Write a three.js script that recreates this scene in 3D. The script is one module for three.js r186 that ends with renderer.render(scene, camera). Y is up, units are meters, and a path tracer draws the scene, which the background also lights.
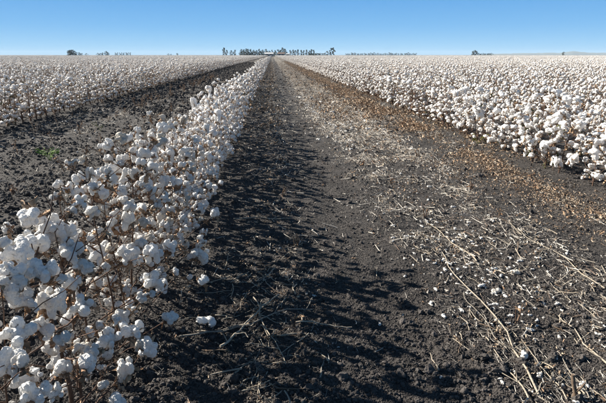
import * as THREE from 'three';
import { MarchingCubes } from 'three/addons/objects/MarchingCubes.js';
import { ImprovedNoise } from 'three/addons/math/ImprovedNoise.js';
import { mergeVertices } from 'three/addons/utils/BufferGeometryUtils.js';

// ---------------------------------------------------------------- camera, sky, sun, exposure
const PW = 606, PH = 403, F = 475, EYE = 1.5;                 // photo size, focal length in photo pixels, eye height
const scene = new THREE.Scene();
const camera = new THREE.PerspectiveCamera(2 * Math.atan(PH / 2 / F) * 180 / Math.PI, PW / PH, 0.05, 60000);
camera.position.set(0, EYE, 0);
camera.rotation.set(-Math.atan((201.5 - 55) / F), -0.0623, 0, 'YXZ');
camera.updateMatrixWorld(true);
const renderer = new THREE.WebGLRenderer({ antialias: true });
renderer.toneMapping = THREE.LinearToneMapping;
renderer.toneMappingExposure = 2.7;
renderer.shadowMap.enabled = true;

const SUN_AZ = 62 * Math.PI / 180, SUN_EL = 29 * Math.PI / 180;   // ahead and to the left of the rows
const sunDir = new THREE.Vector3(-Math.sin(SUN_AZ) * Math.cos(SUN_EL), Math.sin(SUN_EL), -Math.cos(SUN_AZ) * Math.cos(SUN_EL));
{
  const W = 512, H = 512, d = new Float32Array(W * H * 4);
  const stops = [[-90, .30, .46, .60], [-1, .42, .64, .80], [0, .32, .575, .79], [1.2, .27, .525, .78], [3, .18, .435, .75], [6, .115, .345, .69], [14, .085, .225, .45], [35, .062, .14, .27], [90, .045, .095, .18]];
  for (let j = 0; j < H; j++) {
    const el = (j + .5) / H * 180 - 90;
    let k = 0; while (k < stops.length - 2 && el > stops[k + 1][0]) k++;
    const a = stops[k], b = stops[k + 1], t = Math.min(1, Math.max(0, (el - a[0]) / (b[0] - a[0])));
    for (let i = 0; i < W; i++) {
      const az = ((i + .5) / W - .5) * 2 * Math.PI, ce = Math.cos(el * Math.PI / 180);
      const cs = Math.cos(az) * ce * sunDir.x + Math.sin(el * Math.PI / 180) * sunDir.y + Math.sin(az) * ce * sunDir.z;
      const ang = Math.acos(Math.min(1, Math.max(-1, cs))) * 180 / Math.PI, glow = .5 * Math.exp(-ang / 9);
      const o = (j * W + i) * 4;
      for (let c = 0; c < 3; c++) d[o + c] = (a[1 + c] + (b[1 + c] - a[1 + c]) * t + glow) * .435;
      d[o + 3] = 1;
    }
  }
  const tex = new THREE.DataTexture(d, W, H, THREE.RGBAFormat, THREE.FloatType);
  tex.mapping = THREE.EquirectangularReflectionMapping; tex.magFilter = tex.minFilter = THREE.LinearFilter; tex.wrapS = THREE.RepeatWrapping; tex.needsUpdate = true;
  scene.background = tex; scene.environment = tex;
}
const sun = new THREE.DirectionalLight(new THREE.Color(1, .935, .83), 5);
sun.position.copy(sunDir).multiplyScalar(60); sun.target.position.set(0, 0, -8); sun.position.add(sun.target.position);
sun.castShadow = true; sun.shadow.mapSize.set(4096, 4096); sun.shadow.camera.left = sun.shadow.camera.bottom = -25; sun.shadow.camera.right = sun.shadow.camera.top = 25; sun.shadow.camera.far = 200;
scene.add(sun, sun.target);

// ---------------------------------------------------------------- helpers
function mulberry(a) { return () => { a |= 0; a = a + 0x6D2B79F5 | 0; let t = Math.imul(a ^ a >>> 15, 1 | a); t = t + Math.imul(t ^ t >>> 7, 61 | t) ^ t; return ((t ^ t >>> 14) >>> 0) / 4294967296; }; }
const perlin = new ImprovedNoise();
const noise = (x, y, z) => perlin.noise(x + 91.3, y + 37.7, z + 11.9);
function fbm(x, y, z, n = 4) { let s = 0, a = 1, f = 1, t = 0; for (let i = 0; i < n; i++) { s += a * noise(x * f, y * f, z * f + i * 7.3); t += a; a *= .5; f *= 2.03; } return s / t; }
const V = (x, y, z) => new THREE.Vector3(x, y, z);
const lerp = (a, b, t) => a + (b - a) * t, clamp = (x, a, b) => Math.min(b, Math.max(a, x));
const smooth = (a, b, x) => { const t = clamp((x - a) / (b - a), 0, 1); return t * t * (3 - 2 * t); };
const UPV = V(0, 1, 0);
const counts = {};
function numbered(n) { const k = counts[n] = (counts[n] ?? -1) + 1; return k ? n + '_' + String(k).padStart(3, '0') : n; }
function tag(o, label, category, group, kind) { o.userData = { label }; if (category) o.userData.category = category; if (group) o.userData.group = group; if (kind) o.userData.kind = kind; return o; }
function shadows(o) { o.castShadow = o.receiveShadow = true; return o; }
function mesh(name, geo, mat, parent) { const m = shadows(new THREE.Mesh(geo, mat)); m.name = name; if (parent) parent.add(m); return m; }
/** the ray through a pixel of the photograph, as a unit vector from the eye */
function ray(px, py) { return V((px - PW / 2) / F, (PH / 2 - py) / F, -1).applyQuaternion(camera.quaternion).normalize(); }
function onGround(px, py, y = 0) { const r = ray(px, py); return r.multiplyScalar((y - EYE) / r.y).add(camera.position); }
function onPlaneX(px, py, x) { const r = ray(px, py); return r.multiplyScalar(x / r.x).add(camera.position); }

/** collects tubes, sheets and copies of shapes into one geometry */
class MB {
  constructor() { this.p = []; this.n = []; this.u = []; this.i = []; }
  vert(p, n, u, v) { this.p.push(p.x, p.y, p.z); this.n.push(n.x, n.y, n.z); this.u.push(u, v); return this.p.length / 3 - 1; }
  tube(pts, radii, sides = 5, cap = true) {
    const base = []; let side = null, len = 0;
    for (let k = 0; k < pts.length; k++) {
      const t = pts[Math.min(k + 1, pts.length - 1)].clone().sub(pts[Math.max(k - 1, 0)]).normalize();
      side = side ? side.clone().sub(t.clone().multiplyScalar(side.dot(t))).normalize() : (Math.abs(t.y) > .8 ? V(1, 0, 0) : V(0, 1, 0)).cross(t).normalize();
      const up = t.clone().cross(side); const row = [];
      if (k) len += pts[k].distanceTo(pts[k - 1]);
      for (let s = 0; s <= sides; s++) {
        const a = s / sides * 2 * Math.PI, n = side.clone().multiplyScalar(Math.cos(a)).addScaledVector(up, Math.sin(a));
        row.push(this.vert(pts[k].clone().addScaledVector(n, radii[k]), n, s / sides * .05, len));
      }
      base.push(row);
    }
    for (let k = 1; k < pts.length; k++) for (let s = 0; s < sides; s++) {
      const a = base[k - 1][s], b = base[k - 1][s + 1], c = base[k][s], d = base[k][s + 1];
      this.i.push(a, b, c, b, d, c);
    }
    if (cap) for (const [k, s] of [[0, -1], [pts.length - 1, 1]]) {
      const t = pts[Math.min(k + 1, pts.length - 1)].clone().sub(pts[Math.max(k - 1, 0)]).normalize().multiplyScalar(s), c = this.vert(pts[k], t, 0, 0), r = [];
      for (let q = 0; q < sides; q++) r.push(this.vert(V(...this.p.slice(base[k][q] * 3, base[k][q] * 3 + 3)), t, 0, 0));
      for (let q = 0; q < sides; q++) s > 0 ? this.i.push(c, r[q], r[(q + 1) % sides]) : this.i.push(c, r[(q + 1) % sides], r[q]);
    }
    return this;
  }
  /** a sheet f(u, v) -> point, nu x nv cells */
  sheet(f, nu, nv) {
    const b = this.p.length / 3, q = [];
    for (let j = 0; j <= nv; j++) for (let i = 0; i <= nu; i++) q.push(f(i / nu, j / nv));
    for (let j = 0; j <= nv; j++) for (let i = 0; i <= nu; i++) {
      const g = (ii, jj) => q[clamp(jj, 0, nv) * (nu + 1) + clamp(ii, 0, nu)];
      const n = g(i + 1, j).clone().sub(g(i - 1, j)).cross(g(i, j + 1).clone().sub(g(i, j - 1))).normalize();
      if (!(n.lengthSq() > .5)) n.set(0, 1, 0);
      this.vert(q[j * (nu + 1) + i], n, i / nu * .05, j / nv * .05);
    }
    for (let j = 0; j < nv; j++) for (let i = 0; i < nu; i++) { const a = b + j * (nu + 1) + i; this.i.push(a, a + 1, a + nu + 1, a + 1, a + nu + 2, a + nu + 1); }
    return this;
  }
  add(geo, m) {
    const b = this.p.length / 3, P = geo.attributes.position, N = geo.attributes.normal, U = geo.attributes.uv, nm = new THREE.Matrix3().getNormalMatrix(m), t = V();
    for (let k = 0; k < P.count; k++) {
      t.fromBufferAttribute(P, k).applyMatrix4(m); this.p.push(t.x, t.y, t.z);
      t.fromBufferAttribute(N, k).applyMatrix3(nm).normalize(); this.n.push(t.x, t.y, t.z);
      this.u.push(U ? U.getX(k) : 0, U ? U.getY(k) : 0);
    }
    const I = geo.index; for (let k = 0; k < I.count; k++) this.i.push(b + I.getX(k));
    return this;
  }
  geo() {
    const g = new THREE.BufferGeometry();
    g.setAttribute('position', new THREE.Float32BufferAttribute(this.p, 3)); g.setAttribute('normal', new THREE.Float32BufferAttribute(this.n, 3));
    g.setAttribute('uv', new THREE.Float32BufferAttribute(this.u, 2)); g.setIndex(this.i); return g;
  }
}
function instanced(name, geo, mat, mats, parent, colors) {
  const m = shadows(new THREE.InstancedMesh(geo, mat, mats.length)); m.name = name;
  mats.forEach((x, k) => { m.setMatrixAt(k, x); if (colors) m.setColorAt(k, colors[k]); });
  parent.add(m); return m;
}
const TRS = (p, q, s) => new THREE.Matrix4().compose(p, q, typeof s === 'number' ? V(s, s, s) : s);
const quatTo = (dir, spin = 0) => new THREE.Quaternion().setFromUnitVectors(UPV, dir.clone().normalize()).multiply(new THREE.Quaternion().setFromAxisAngle(UPV, spin));

// ---------------------------------------------------------------- textures and materials
function dataTex(n, f, srgb) {
  const d = new Uint8Array(n * n * 4);
  for (let j = 0; j < n; j++) for (let i = 0; i < n; i++) { const c = f(i, j), o = (j * n + i) * 4; for (let k = 0; k < 3; k++) d[o + k] = clamp(Math.round(c[k] * 255), 0, 255); d[o + 3] = 255; }
  const t = new THREE.DataTexture(d, n, n, THREE.RGBAFormat); t.wrapS = t.wrapT = THREE.RepeatWrapping; t.magFilter = THREE.LinearFilter; t.minFilter = THREE.LinearMipmapLinearFilter; t.generateMipmaps = true;
  if (srgb) t.colorSpace = THREE.SRGBColorSpace; t.needsUpdate = true; return t;
}
/** tiling value noise, n pixels a side, cell pixels a cell */
function tileNoise(n, cell, seed) {
  const m = n / cell, r = mulberry(seed), g = new Float32Array(m * m).map(() => r()), out = new Float32Array(n * n);
  for (let j = 0; j < n; j++) for (let i = 0; i < n; i++) {
    const x = i / cell, y = j / cell, x0 = Math.floor(x), y0 = Math.floor(y), fx = x - x0, fy = y - y0, sx = fx * fx * (3 - 2 * fx), sy = fy * fy * (3 - 2 * fy);
    const q = (a, b) => g[((b % m) + m) % m * m + ((a % m) + m) % m];
    out[j * n + i] = lerp(lerp(q(x0, y0), q(x0 + 1, y0), sx), lerp(q(x0, y0 + 1), q(x0 + 1, y0 + 1), sx), sy);
  }
  return out;
}
const TN = 1024;
const tn = [2, 4, 8, 16, 64].map((c, k) => tileNoise(TN, c, 40 + k));
const soilH = new Float32Array(TN * TN).map((_, k) => .16 * tn[0][k] + .3 * tn[1][k] + .34 * tn[2][k] + .2 * tn[3][k]);
const soilBump = dataTex(TN, (i, j) => { const h = soilH[j * TN + i]; return [h, h, h]; });
const soilMap = dataTex(TN, (i, j) => {
  const k = j * TN + i, t = .72 + .5 * (tn[0][k] - .5) * .8 + .5 * (tn[2][k] - .5) + .3 * (tn[4][k] - .5), w = tn[1][k] > .93 ? 1.5 : 1;   // grains of paler straw and grit
  return [t * w, t * w * .985, t * w * .97];
}, true);
for (const t of [soilBump, soilMap]) t.repeat.set(.55, .55);
const fibreBump = dataTex(256, (() => { const a = tileNoise(256, 4, 7), b = tileNoise(256, 16, 8), c = tileNoise(256, 2, 9); return (i, j) => { const k = j * 256 + i, h = .35 * a[k] + .4 * b[k] + .25 * c[k]; return [h, h, h]; }; })());
fibreBump.repeat.set(14, 14);
const barkMap = dataTex(256, (() => { const a = tileNoise(256, 4, 17), b = tileNoise(256, 32, 18); return (i, j) => { const k = j * 256 + i, h = .6 + .35 * a[k] + .3 * (b[k] - .4); return [h, h * .98, h * .95]; }; })(), true);
barkMap.repeat.set(20, 12);
const rgb = (r, g, b) => new THREE.Color().setRGB(r, g, b);
const std = (c, o = {}) => new THREE.MeshStandardMaterial({ color: c, roughness: .95, side: THREE.DoubleSide, ...o });
const lintMat = (c) => new THREE.MeshPhysicalMaterial({ color: c, roughness: 1, specularIntensity: .15, bumpMap: fibreBump, bumpScale: .0035, transmission: .32, thickness: 0 });
const M = {
  soil: new THREE.MeshStandardMaterial({ color: 0xffffff, roughness: 1, map: soilMap, bumpMap: soilBump, bumpScale: .02, vertexColors: true }),
  clod: new THREE.MeshStandardMaterial({ color: rgb(.052, .046, .043), roughness: 1 }),
  lint: [lintMat(rgb(.92, .905, .875)), lintMat(rgb(.88, .855, .81)), lintMat(rgb(.74, .69, .61))],
  lintFar: new THREE.MeshPhysicalMaterial({ color: rgb(.895, .875, .845), roughness: 1, specularIntensity: .15, transmission: .32, thickness: 0 }),
  lintDirty: std(rgb(.52, .50, .47), { side: THREE.FrontSide }),
  stem: std(rgb(.16, .098, .068), { map: barkMap }),
  twig: std(rgb(.15, .09, .064), { map: barkMap }),
  burr: std(rgb(.27, .16, .095)),
  bract: std(rgb(.40, .265, .165)),
  leaf: std(rgb(.29, .17, .095)),
  olive: std(rgb(.085, .09, .035)),
  straw: std(rgb(.46, .41, .34), { map: barkMap }),
  strawGrey: std(rgb(.34, .31, .27), { map: barkMap }),
  strawDark: std(rgb(.2, .145, .105), { map: barkMap }),
  white: std(0xffffff),
};

// ---------------------------------------------------------------- ground
const ROW0 = -.88, RIGHT_EDGE = 3.76, LEFT_EDGE = -5.75;
function groundH(x, z, cell = .02) {
  const rows = Math.cos((x - ROW0) * 2 * Math.PI);
  let h = .011 * rows + .022 * fbm(x * .8, 0, z * .55, 2);
  if (cell < .25) h += .03 * fbm(x * 3.1, 3, z * 3.1, 3) * smooth(.25, .1, cell);
  const rough = (1 - .65 * Math.exp(-Math.pow((x - .4) / .4, 2))) * (.35 + 1.5 * smooth(-.25, .35, fbm(x * 1.1, 21, z * 1.1, 2)));
  if (cell < .06) h += .024 * rough * (Math.abs(noise(x * 11, 5, z * 11)) - .25) * smooth(.06, .03, cell);
  if (cell < .03) h += .011 * rough * (Math.abs(noise(x * 27, 8, z * 27)) - .2);
  return h;
}
{
  const xs = [], zs = [];
  for (let x = -1.4; x < 2.8; x += .0165) xs.push(x);
  { let x = 2.8, s = .0165; while (x < 8000) { xs.push(x); s *= x < 5 ? 1.04 : 1.1; if (x < 5) s = Math.min(s, .035); x += s; } }
  { let x = -1.4 - .0165, s = .0165; while (x > -8000) { xs.unshift(x); s *= x > -7 ? 1.04 : 1.1; if (x > -7) s = Math.min(s, .045); x -= s; } }
  { let d = 1.15, s = .0165; while (d < 11000) { zs.push(-d); s = Math.max(s, d * (d < 30 ? .0135 : .05)); d += s; } }
  { let z = -1.15 + .05, s = .05; while (z < 60) { zs.unshift(z); s *= 1.25; z += s; } }
  const nx = xs.length, nz = zs.length, P = new Float32Array(nx * nz * 3), C = new Float32Array(nx * nz * 3), U = new Float32Array(nx * nz * 2), I = new Uint32Array((nx - 1) * (nz - 1) * 6);
  for (let j = 0; j < nz; j++) for (let i = 0; i < nx; i++) {
    const x = xs[i], z = zs[j], k = j * nx + i, cell = Math.max(i ? xs[i] - xs[i - 1] : 9, j ? zs[j - 1] - zs[j] : 9, .0165);
    const far = Math.abs(x) > 60 || -z > 60;
    P[k * 3] = x; P[k * 3 + 1] = far ? 0 : groundH(x, z, cell) * (cell > .4 ? .6 : 1); P[k * 3 + 2] = z; U[k * 2] = x; U[k * 2 + 1] = z;
    // soil colour, uneven
    const n = fbm(x * 1.3, 1, z * .7, 3);
    let r = .058 + .013 * n, g = .0510 + .012 * n, b = .0468 + .011 * n;
    C[k * 3] = r; C[k * 3 + 1] = g; C[k * 3 + 2] = b;
  }
  let q = 0;
  for (let j = 0; j < nz - 1; j++) for (let i = 0; i < nx - 1; i++) { const a = j * nx + i; I[q++] = a; I[q++] = a + 1; I[q++] = a + nx; I[q++] = a + 1; I[q++] = a + nx + 1; I[q++] = a + nx; }
  const g = new THREE.BufferGeometry();
  g.setAttribute('position', new THREE.BufferAttribute(P, 3)); g.setAttribute('color', new THREE.BufferAttribute(C, 3)); g.setAttribute('uv', new THREE.BufferAttribute(U, 2)); g.setIndex(new THREE.BufferAttribute(I, 1)); g.computeVertexNormals();
  const m = mesh('ground', g, M.soil, scene); tag(m, 'black cracked cotton soil in low ridges and furrows', null, null, 'structure');
  console.log('ground', nx, nz);
}

// ---------------------------------------------------------------- cotton lint shapes
/** spheres of lint [x, y, z, r] of a boll whose mouth opens along +y, or with locks that hang down -y */
function lintBalls(rnd, style) {
  const b = [], nl = rnd() < .6 ? 4 : 5, a0 = rnd() * 6.28;
  b.push([0, .026, 0, .0175]);
  for (let k = 0; k < nl; k++) {
    const a = a0 + k / nl * 2 * Math.PI + (rnd() - .5) * .9, c = Math.cos(a), s = Math.sin(a), w = .6 + .75 * rnd();
    const loose = style === 'loose' ? .5 + rnd() : style === 'hang' ? .3 : 0;
    b.push([c * .017, .014, s * .017, .0135 * w], [c * (.025 + .008 * loose), .026 + (rnd() - .5) * .008, s * (.025 + .008 * loose), .0165 * w], [c * (.019 + .012 * loose), .042 + (rnd() - .5) * .012, s * (.019 + .012 * loose), .0148 * w]);
    if (rnd() < .2) b.push([c * .033 * (1 + .2 * loose), .034, s * .033 * (1 + .2 * loose), .010 * w]);
    if (style === 'loose' && rnd() < .5) b.push([c * .045, .02 - .014 * rnd(), s * .045, .0125 * w], [c * .05, .004 - .014 * rnd(), s * .05, .0095]);
  }
  if (style === 'hang') {
    const n = 1 + (rnd() < .4);
    for (let q = 0; q < n; q++) {
      const a = rnd() * 6.28, L = 3 + Math.floor(rnd() * 3); let x = Math.cos(a) * .022, z = Math.sin(a) * .022, y = .018;
      for (let k = 0; k < L; k++) { b.push([x, y, z, .0175 - .0012 * k + .003 * rnd()]); y -= .013 + .005 * rnd(); x += (rnd() - .4) * .007 * Math.sign(x || 1); z += (rnd() - .5) * .008; }
    }
  }
  if (style === 'fallen') { b.length = 0; const L = 4 + Math.floor(rnd() * 3); for (let k = 0; k < L; k++) b.push([(k - L / 2) * .0125 + (rnd() - .5) * .009, .009 + .007 * rnd(), .012 * Math.sin(k * 1.3 + a0) + (rnd() - .5) * .014, .0085 + .009 * rnd()], [(k - L / 2) * .0125 + (rnd() - .5) * .012, .006, (rnd() - .5) * .03, .007 + .005 * rnd()]); }
  return b;
}
function lintSDF(balls, seed) {
  const K = .0034;
  return (x, y, z) => {
    let s = 0;
    for (const q of balls) { const dx = x - q[0], dy = y - q[1], dz = z - q[2], d = Math.sqrt(dx * dx + dy * dy + dz * dz) - q[3]; if (d < .03) s += Math.exp(-d / K); }
    const d = s > 0 ? -K * Math.log(s) : .03;
    return d < .012 ? d + .0034 * noise(x * 80 + seed, y * 80, z * 80) + .0022 * noise(x * 230 + y * 40, y * 60, z * 230 - y * 30) + .0016 * noise(x * 210, y * 240 + seed, z * 240) : d;
  };
}
function lintGeo(balls, seed, res, fuzz = 0) {
  const S = .088, sdf = lintSDF(balls, seed), mc = new MarchingCubes(res, new THREE.MeshBasicMaterial(), false, false, 40000), h = res / 2;
  const oy = .005;
  for (let k = 0; k < res; k++) for (let j = 0; j < res; j++) for (let i = 0; i < res; i++) mc.field[i + j * res + k * res * res] = -sdf((i - h) / h * S, (j - h) / h * S + oy, (k - h) / h * S) / S;
  mc.isolation = 0; mc.update();
  let g = new THREE.BufferGeometry(); g.setAttribute('position', new THREE.BufferAttribute(mc.positionArray.slice(0, mc.count * 3), 3));
  g = mergeVertices(g, 1e-5);
  const P = g.attributes.position, N = new Float32Array(P.count * 3), U = new Float32Array(P.count * 2), e = S / res * .6, n = V();
  for (let k = 0; k < P.count; k++) {
    const x = P.getX(k) * S, y = P.getY(k) * S + oy, z = P.getZ(k) * S; P.setXYZ(k, x, y, z);
    n.set(sdf(x + e, y, z) - sdf(x - e, y, z), sdf(x, y + e, z) - sdf(x, y - e, z), sdf(x, y, z + e) - sdf(x, y, z - e)).normalize();
    N.set([n.x, n.y, n.z], k * 3); U.set([x + z * .7, y + z * .4], k * 2);
  }
  g.setAttribute('normal', new THREE.BufferAttribute(N, 3)); g.setAttribute('uv', new THREE.BufferAttribute(U, 2));
  const I = g.index.array;   // faces wound outwards
  { const a = V().fromBufferAttribute(P, I[0]), b = V().fromBufferAttribute(P, I[1]), c = V().fromBufferAttribute(P, I[2]), nn = V(N[I[0] * 3], N[I[0] * 3 + 1], N[I[0] * 3 + 2]);
    if (b.sub(a).cross(c.sub(a)).dot(nn) < 0) for (let k = 0; k < I.length; k += 3) { const t = I[k]; I[k] = I[k + 1]; I[k + 1] = t; } }
  if (fuzz) {   // loose fibres that stand off the lint
    const mb = new MB(); mb.add(g, new THREE.Matrix4()); const r = mulberry(seed * 977 + 5);
    for (let q = 0; q < fuzz; q++) {
      const k = Math.floor(r() * P.count), p = V().fromBufferAttribute(P, k), nn = V(N[k * 3], N[k * 3 + 1], N[k * 3 + 2]);
      const t = V(r() - .5, r() - .5, r() - .5).normalize(), dir = nn.clone().multiplyScalar(.5 + .5 * r()).addScaledVector(t, .8).normalize(), L = .005 + .012 * r() * r(), w = t.cross(dir).normalize().multiplyScalar(.0002);
      const mid = p.clone().addScaledVector(dir, L * .5), end = mid.clone().addScaledVector(dir.addScaledVector(V(r() - .5, r() - .5, r() - .5), .9).normalize(), L * .5);
      const a = mb.vert(p.clone().sub(w), nn, 0, 0), b = mb.vert(p.clone().add(w), nn, 0, 0), c = mb.vert(mid.clone().sub(w), nn, 0, 0), d = mb.vert(mid.clone().add(w), nn, 0, 0), f = mb.vert(end, nn, 0, 0);
      mb.i.push(a, b, c, b, d, c, c, d, f);
    }
    return mb.geo();
  }
  return g;
}
const STYLES = ['compact', 'loose', 'compact', 'loose', 'loose', 'compact', 'loose', 'hang', 'hang', 'hang'];
const lintHi = [], lintMid = [], lintLow = [], lintTiny = [];
STYLES.forEach((st, k) => {
  const b = lintBalls(mulberry(500 + k * 13), st);
  lintHi.push(lintGeo(b, k * 3.7, 42, 220)); lintMid.push(lintGeo(b, k * 3.7, 28, 60)); lintLow.push(lintGeo(b, k * 3.7, 13));
});
for (let k = 0; k < 4; k++) {   // a coarse boll for the far rows
  const g = mergeVertices(new THREE.IcosahedronGeometry(.036, 1).deleteAttribute('uv').deleteAttribute('normal')), P = g.attributes.position;
  for (let q = 0; q < P.count; q++) { const v = V().fromBufferAttribute(P, q), f = 1 + 1.1 * noise(v.x * 34 + k * 9, v.y * 45, v.z * 45); P.setXYZ(q, v.x * f * (.8 + .1 * k), v.y * f + .025, v.z * f * (1.2 - .1 * k)); }
  g.computeVertexNormals(); lintTiny.push(g);
}
const HANG0 = 7;
const tuftGeo = [0, 1, 2, 3].map(k => lintGeo(lintBalls(mulberry(900 + k), 'fallen'), k * 5.1, 24, 30));
const tuftLow = [0, 1, 2].map(k => lintGeo(lintBalls(mulberry(950 + k), 'fallen'), k * 5.1, 13));
console.log('lint tris', lintHi.map(g => g.index.count / 3).join(' '), lintMid[0].index.count / 3, lintLow[0].index.count / 3);

/** the dry burr under the lint: pointed valves and ragged bracts */
function burrGeo(seed, nu = 3, nv = 6) {
  const r = mulberry(seed), mb = new MB(), n = r() < .5 ? 4 : 5;
  for (let k = 0; k < n; k++) {
    const a = k / n * 6.283 + (r() - .5) * .4, L = .033 + .008 * r(), open = .5 + .5 * r(), tw = (r() - .5) * .8;
    mb.sheet((u, v) => {
      const w = .0108 * (1 + .22 * Math.sin(v * 19 + k * 2)) * Math.sin(Math.PI * Math.min(1, .12 + v * .88)) * (1 - v * .35), s = (u - .5) * 2, R = .004 + L * (.25 * v + open * v * v * .75), y = .001 + L * (.75 * v - .35 * open * v * v) + .005 * s * s * (1 - v);
      const aa = a + tw * v * .4; return V(Math.cos(aa) * R - Math.sin(aa) * w * s, y, Math.sin(aa) * R + Math.cos(aa) * w * s);
    }, nu, nv);
  }
  for (let k = 0; k < 3; k++) {
    const a = r() * 6.283, L = .026 + .016 * r(), bend = r() * 1.6 - .7, tw = (r() - .5);
    mb.sheet((u, v) => {
      const w = .0105 * Math.sin(Math.PI * (.15 + .8 * v)) * (1 + .5 * Math.sin(v * 21 + k + u * 3)), s = (u - .5) * 2, R = .006 + L * v * .8, y = -.004 + bend * L * v * v + .0055 * Math.sin(u * 9 + v * 8 + k) + .003 * Math.sin(u * 5 - v * 17);
      const aa = a + tw * v; return V(Math.cos(aa) * R - Math.sin(aa) * w * s, y, Math.sin(aa) * R + Math.cos(aa) * w * s);
    }, nu + 1, nv - 1);
  }
  return mb.geo();
}
const burrs = [0, 1, 2, 3, 4].map(k => burrGeo(60 + k)), burrsLow = [0, 1, 2].map(k => burrGeo(80 + k, 1, 2));
/** a dry crumpled leaf or leaf shred, base at the origin, along +y */
function leafGeo(seed, L, W, nu = 3, nv = 5, crumple = 1) {
  const r = mulberry(seed), c1 = (r() - .5) * 2.4, c2 = 1 + r() * 1.5, tw = (r() - .5) * 2 * crumple, ph = r() * 9;
  return new MB().sheet((u, v) => {
    const s = (u - .5) * 2, w = W * Math.pow(Math.sin(Math.PI * clamp(.06 + v * .92, 0, 1)), .7) * (1 + .25 * Math.sin(v * 11 + ph)) * .5, b = c1 * v * crumple, a = tw * v + c2 * s * .55 * crumple;
    return V(Math.sin(a) * w * Math.sign(s || 1) * Math.abs(s), L * v * Math.cos(b * .6), L * v * Math.sin(b) * .6 + Math.cos(a) * w * Math.abs(s) * .7 + .004 * Math.sin(v * 17 + s * 5 + ph) * crumple).applyAxisAngle(UPV, ph);
  }, nu, nv).geo();
}
const leaves = [0, 1, 2, 3, 4, 5].map(k => leafGeo(130 + k, .034 + .006 * k, .026 + .005 * (k % 3), 4, 6, 1.6));

// ---------------------------------------------------------------- cotton plants
/** stem, branches, bolls and leaves of one defoliated plant standing at the origin */
function plantSpec(seed, H, o = {}) {
  const r = mulberry(seed), spread = o.spread ?? 1, sp = { tubes: [], bolls: [], leaves: [] };
  const lean = V((r() - .5) * .22, 0, (r() - .5) * .22), ph = r() * 9;
  const stemAt = t => V(lean.x * t * H + .014 * Math.sin(t * 7 + ph) * t, -.03 + t * (H + .03), lean.z * t * H + .014 * Math.cos(t * 6 + ph) * t);
  const sp0 = [], sr = []; const r0 = o.stem ?? .0062 + .002 * r();
  for (let k = 0; k <= 9; k++) { sp0.push(stemAt(k / 9)); sr.push(lerp(r0, .0018, Math.pow(k / 9, .8))); }
  sp.stem = [sp0, sr];
  const boll = (p, out, big = 1) => {
    const droop = r(), hang = droop < .32; big *= o.boll ?? 1;
    const dir = hang ? V(out.x * .25 + (r() - .5) * .3, 1, out.z * .25 + (r() - .5) * .3) : V(out.x * .9 + (r() - .5) * .9, .95 * (r() - .22) + .25, out.z * .9 + (r() - .5) * .9);
    sp.bolls.push({ p: p.clone(), dir: dir.normalize(), spin: r() * 6.28, s: (.44 + .62 * r() * r() + .16 * r()) * big, w: .8 + .45 * r(), v: hang ? HANG0 + Math.floor(r() * 3) : Math.floor(r() * HANG0), tint: r() < .62 ? 0 : r() < .75 ? 1 : 2, burr: Math.floor(r() * 5) });
    if (r() < .3) sp.leaves.push({ p: p.clone(), dir: V(r() - .5, r() - .8, r() - .5).normalize(), s: .5 + .6 * r(), v: Math.floor(r() * 6), spin: r() * 6 });
  };
  const branch = (p0, az, len, up, rad, nb) => {
    const pts = [p0.clone()], rr = [rad], n = Math.max(2, Math.round(len / .075)); let p = p0.clone(), d = V(Math.cos(az) * Math.cos(up), Math.sin(up), Math.sin(az) * Math.cos(up));
    for (let k = 1; k <= n; k++) {
      const zig = (k % 2 ? 1 : -1) * .3; d = V(Math.cos(az + zig) * Math.cos(up), Math.sin(up) - .03 * k + (r() - .5) * .2, Math.sin(az + zig) * Math.cos(up)).normalize();
      p = p.clone().addScaledVector(d, len / n * (.85 + .3 * r())); if (p.y < .06) p.y = .06 + .03 * r(); pts.push(p); rr.push(lerp(rad, .0014, k / n));
      if (r() < nb && k >= 1) {
        const side = V(-Math.sin(az), 0, Math.cos(az)).multiplyScalar(k % 2 ? 1 : -1), q = p.clone().addScaledVector(side, .02 + .015 * r()).add(V(0, .008 + .012 * r(), 0));
        sp.tubes.push([[p.clone(), p.clone().lerp(q, .6).add(V(0, .004, 0)), q], [.0017, .0017, .0022]]);
        boll(q, d.clone().multiplyScalar(.6).add(side.multiplyScalar(.6)));
      }
    }
    sp.tubes.push([pts, rr]);
  };
  const nodes = o.nodes ?? 14; let az = r() * 6.28;
  for (let k = 0; k < nodes; k++) {
    const t = lerp(.09, .97, k / (nodes - 1)) + (r() - .5) * .03, prof = Math.pow(Math.sin(Math.PI * clamp(.24 + .72 * t, 0, 1)), .9);
    az += 2.39 + (r() - .5) * .5;
    branch(stemAt(t), az, (.1 + .3 * prof * (.55 + .65 * r())) * spread * 1.1, lerp(.42, .75, t) + (r() - .5) * .25, lerp(.0042, .0024, t), (o.load ?? .58) * (t < .2 ? .8 : 1));
  }
  for (let k = 0; k < 2; k++) branch(stemAt(.08 + .06 * r()), r() * 6.28, .36 + .2 * r(), .85 + .2 * r(), .0042, .5);
  boll(stemAt(1), V(0, .6, 0));
  for (let k = 0; k < (o.leaves ?? 9); k++) { const t = r(), p = sp.tubes[Math.floor(r() * sp.tubes.length)][0]; sp.leaves.push({ p: p[Math.floor(t * p.length)].clone(), dir: V(r() - .5, -.3 - r(), r() - .5).normalize(), s: .6 + .9 * r(), v: Math.floor(r() * 6), spin: r() * 6, olive: r() < (o.olive ?? 0) }); }
  return sp;
}
const bm = b => TRS(b.p, quatTo(b.dir, b.spin), V(b.s, b.s * b.w, b.s));
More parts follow.
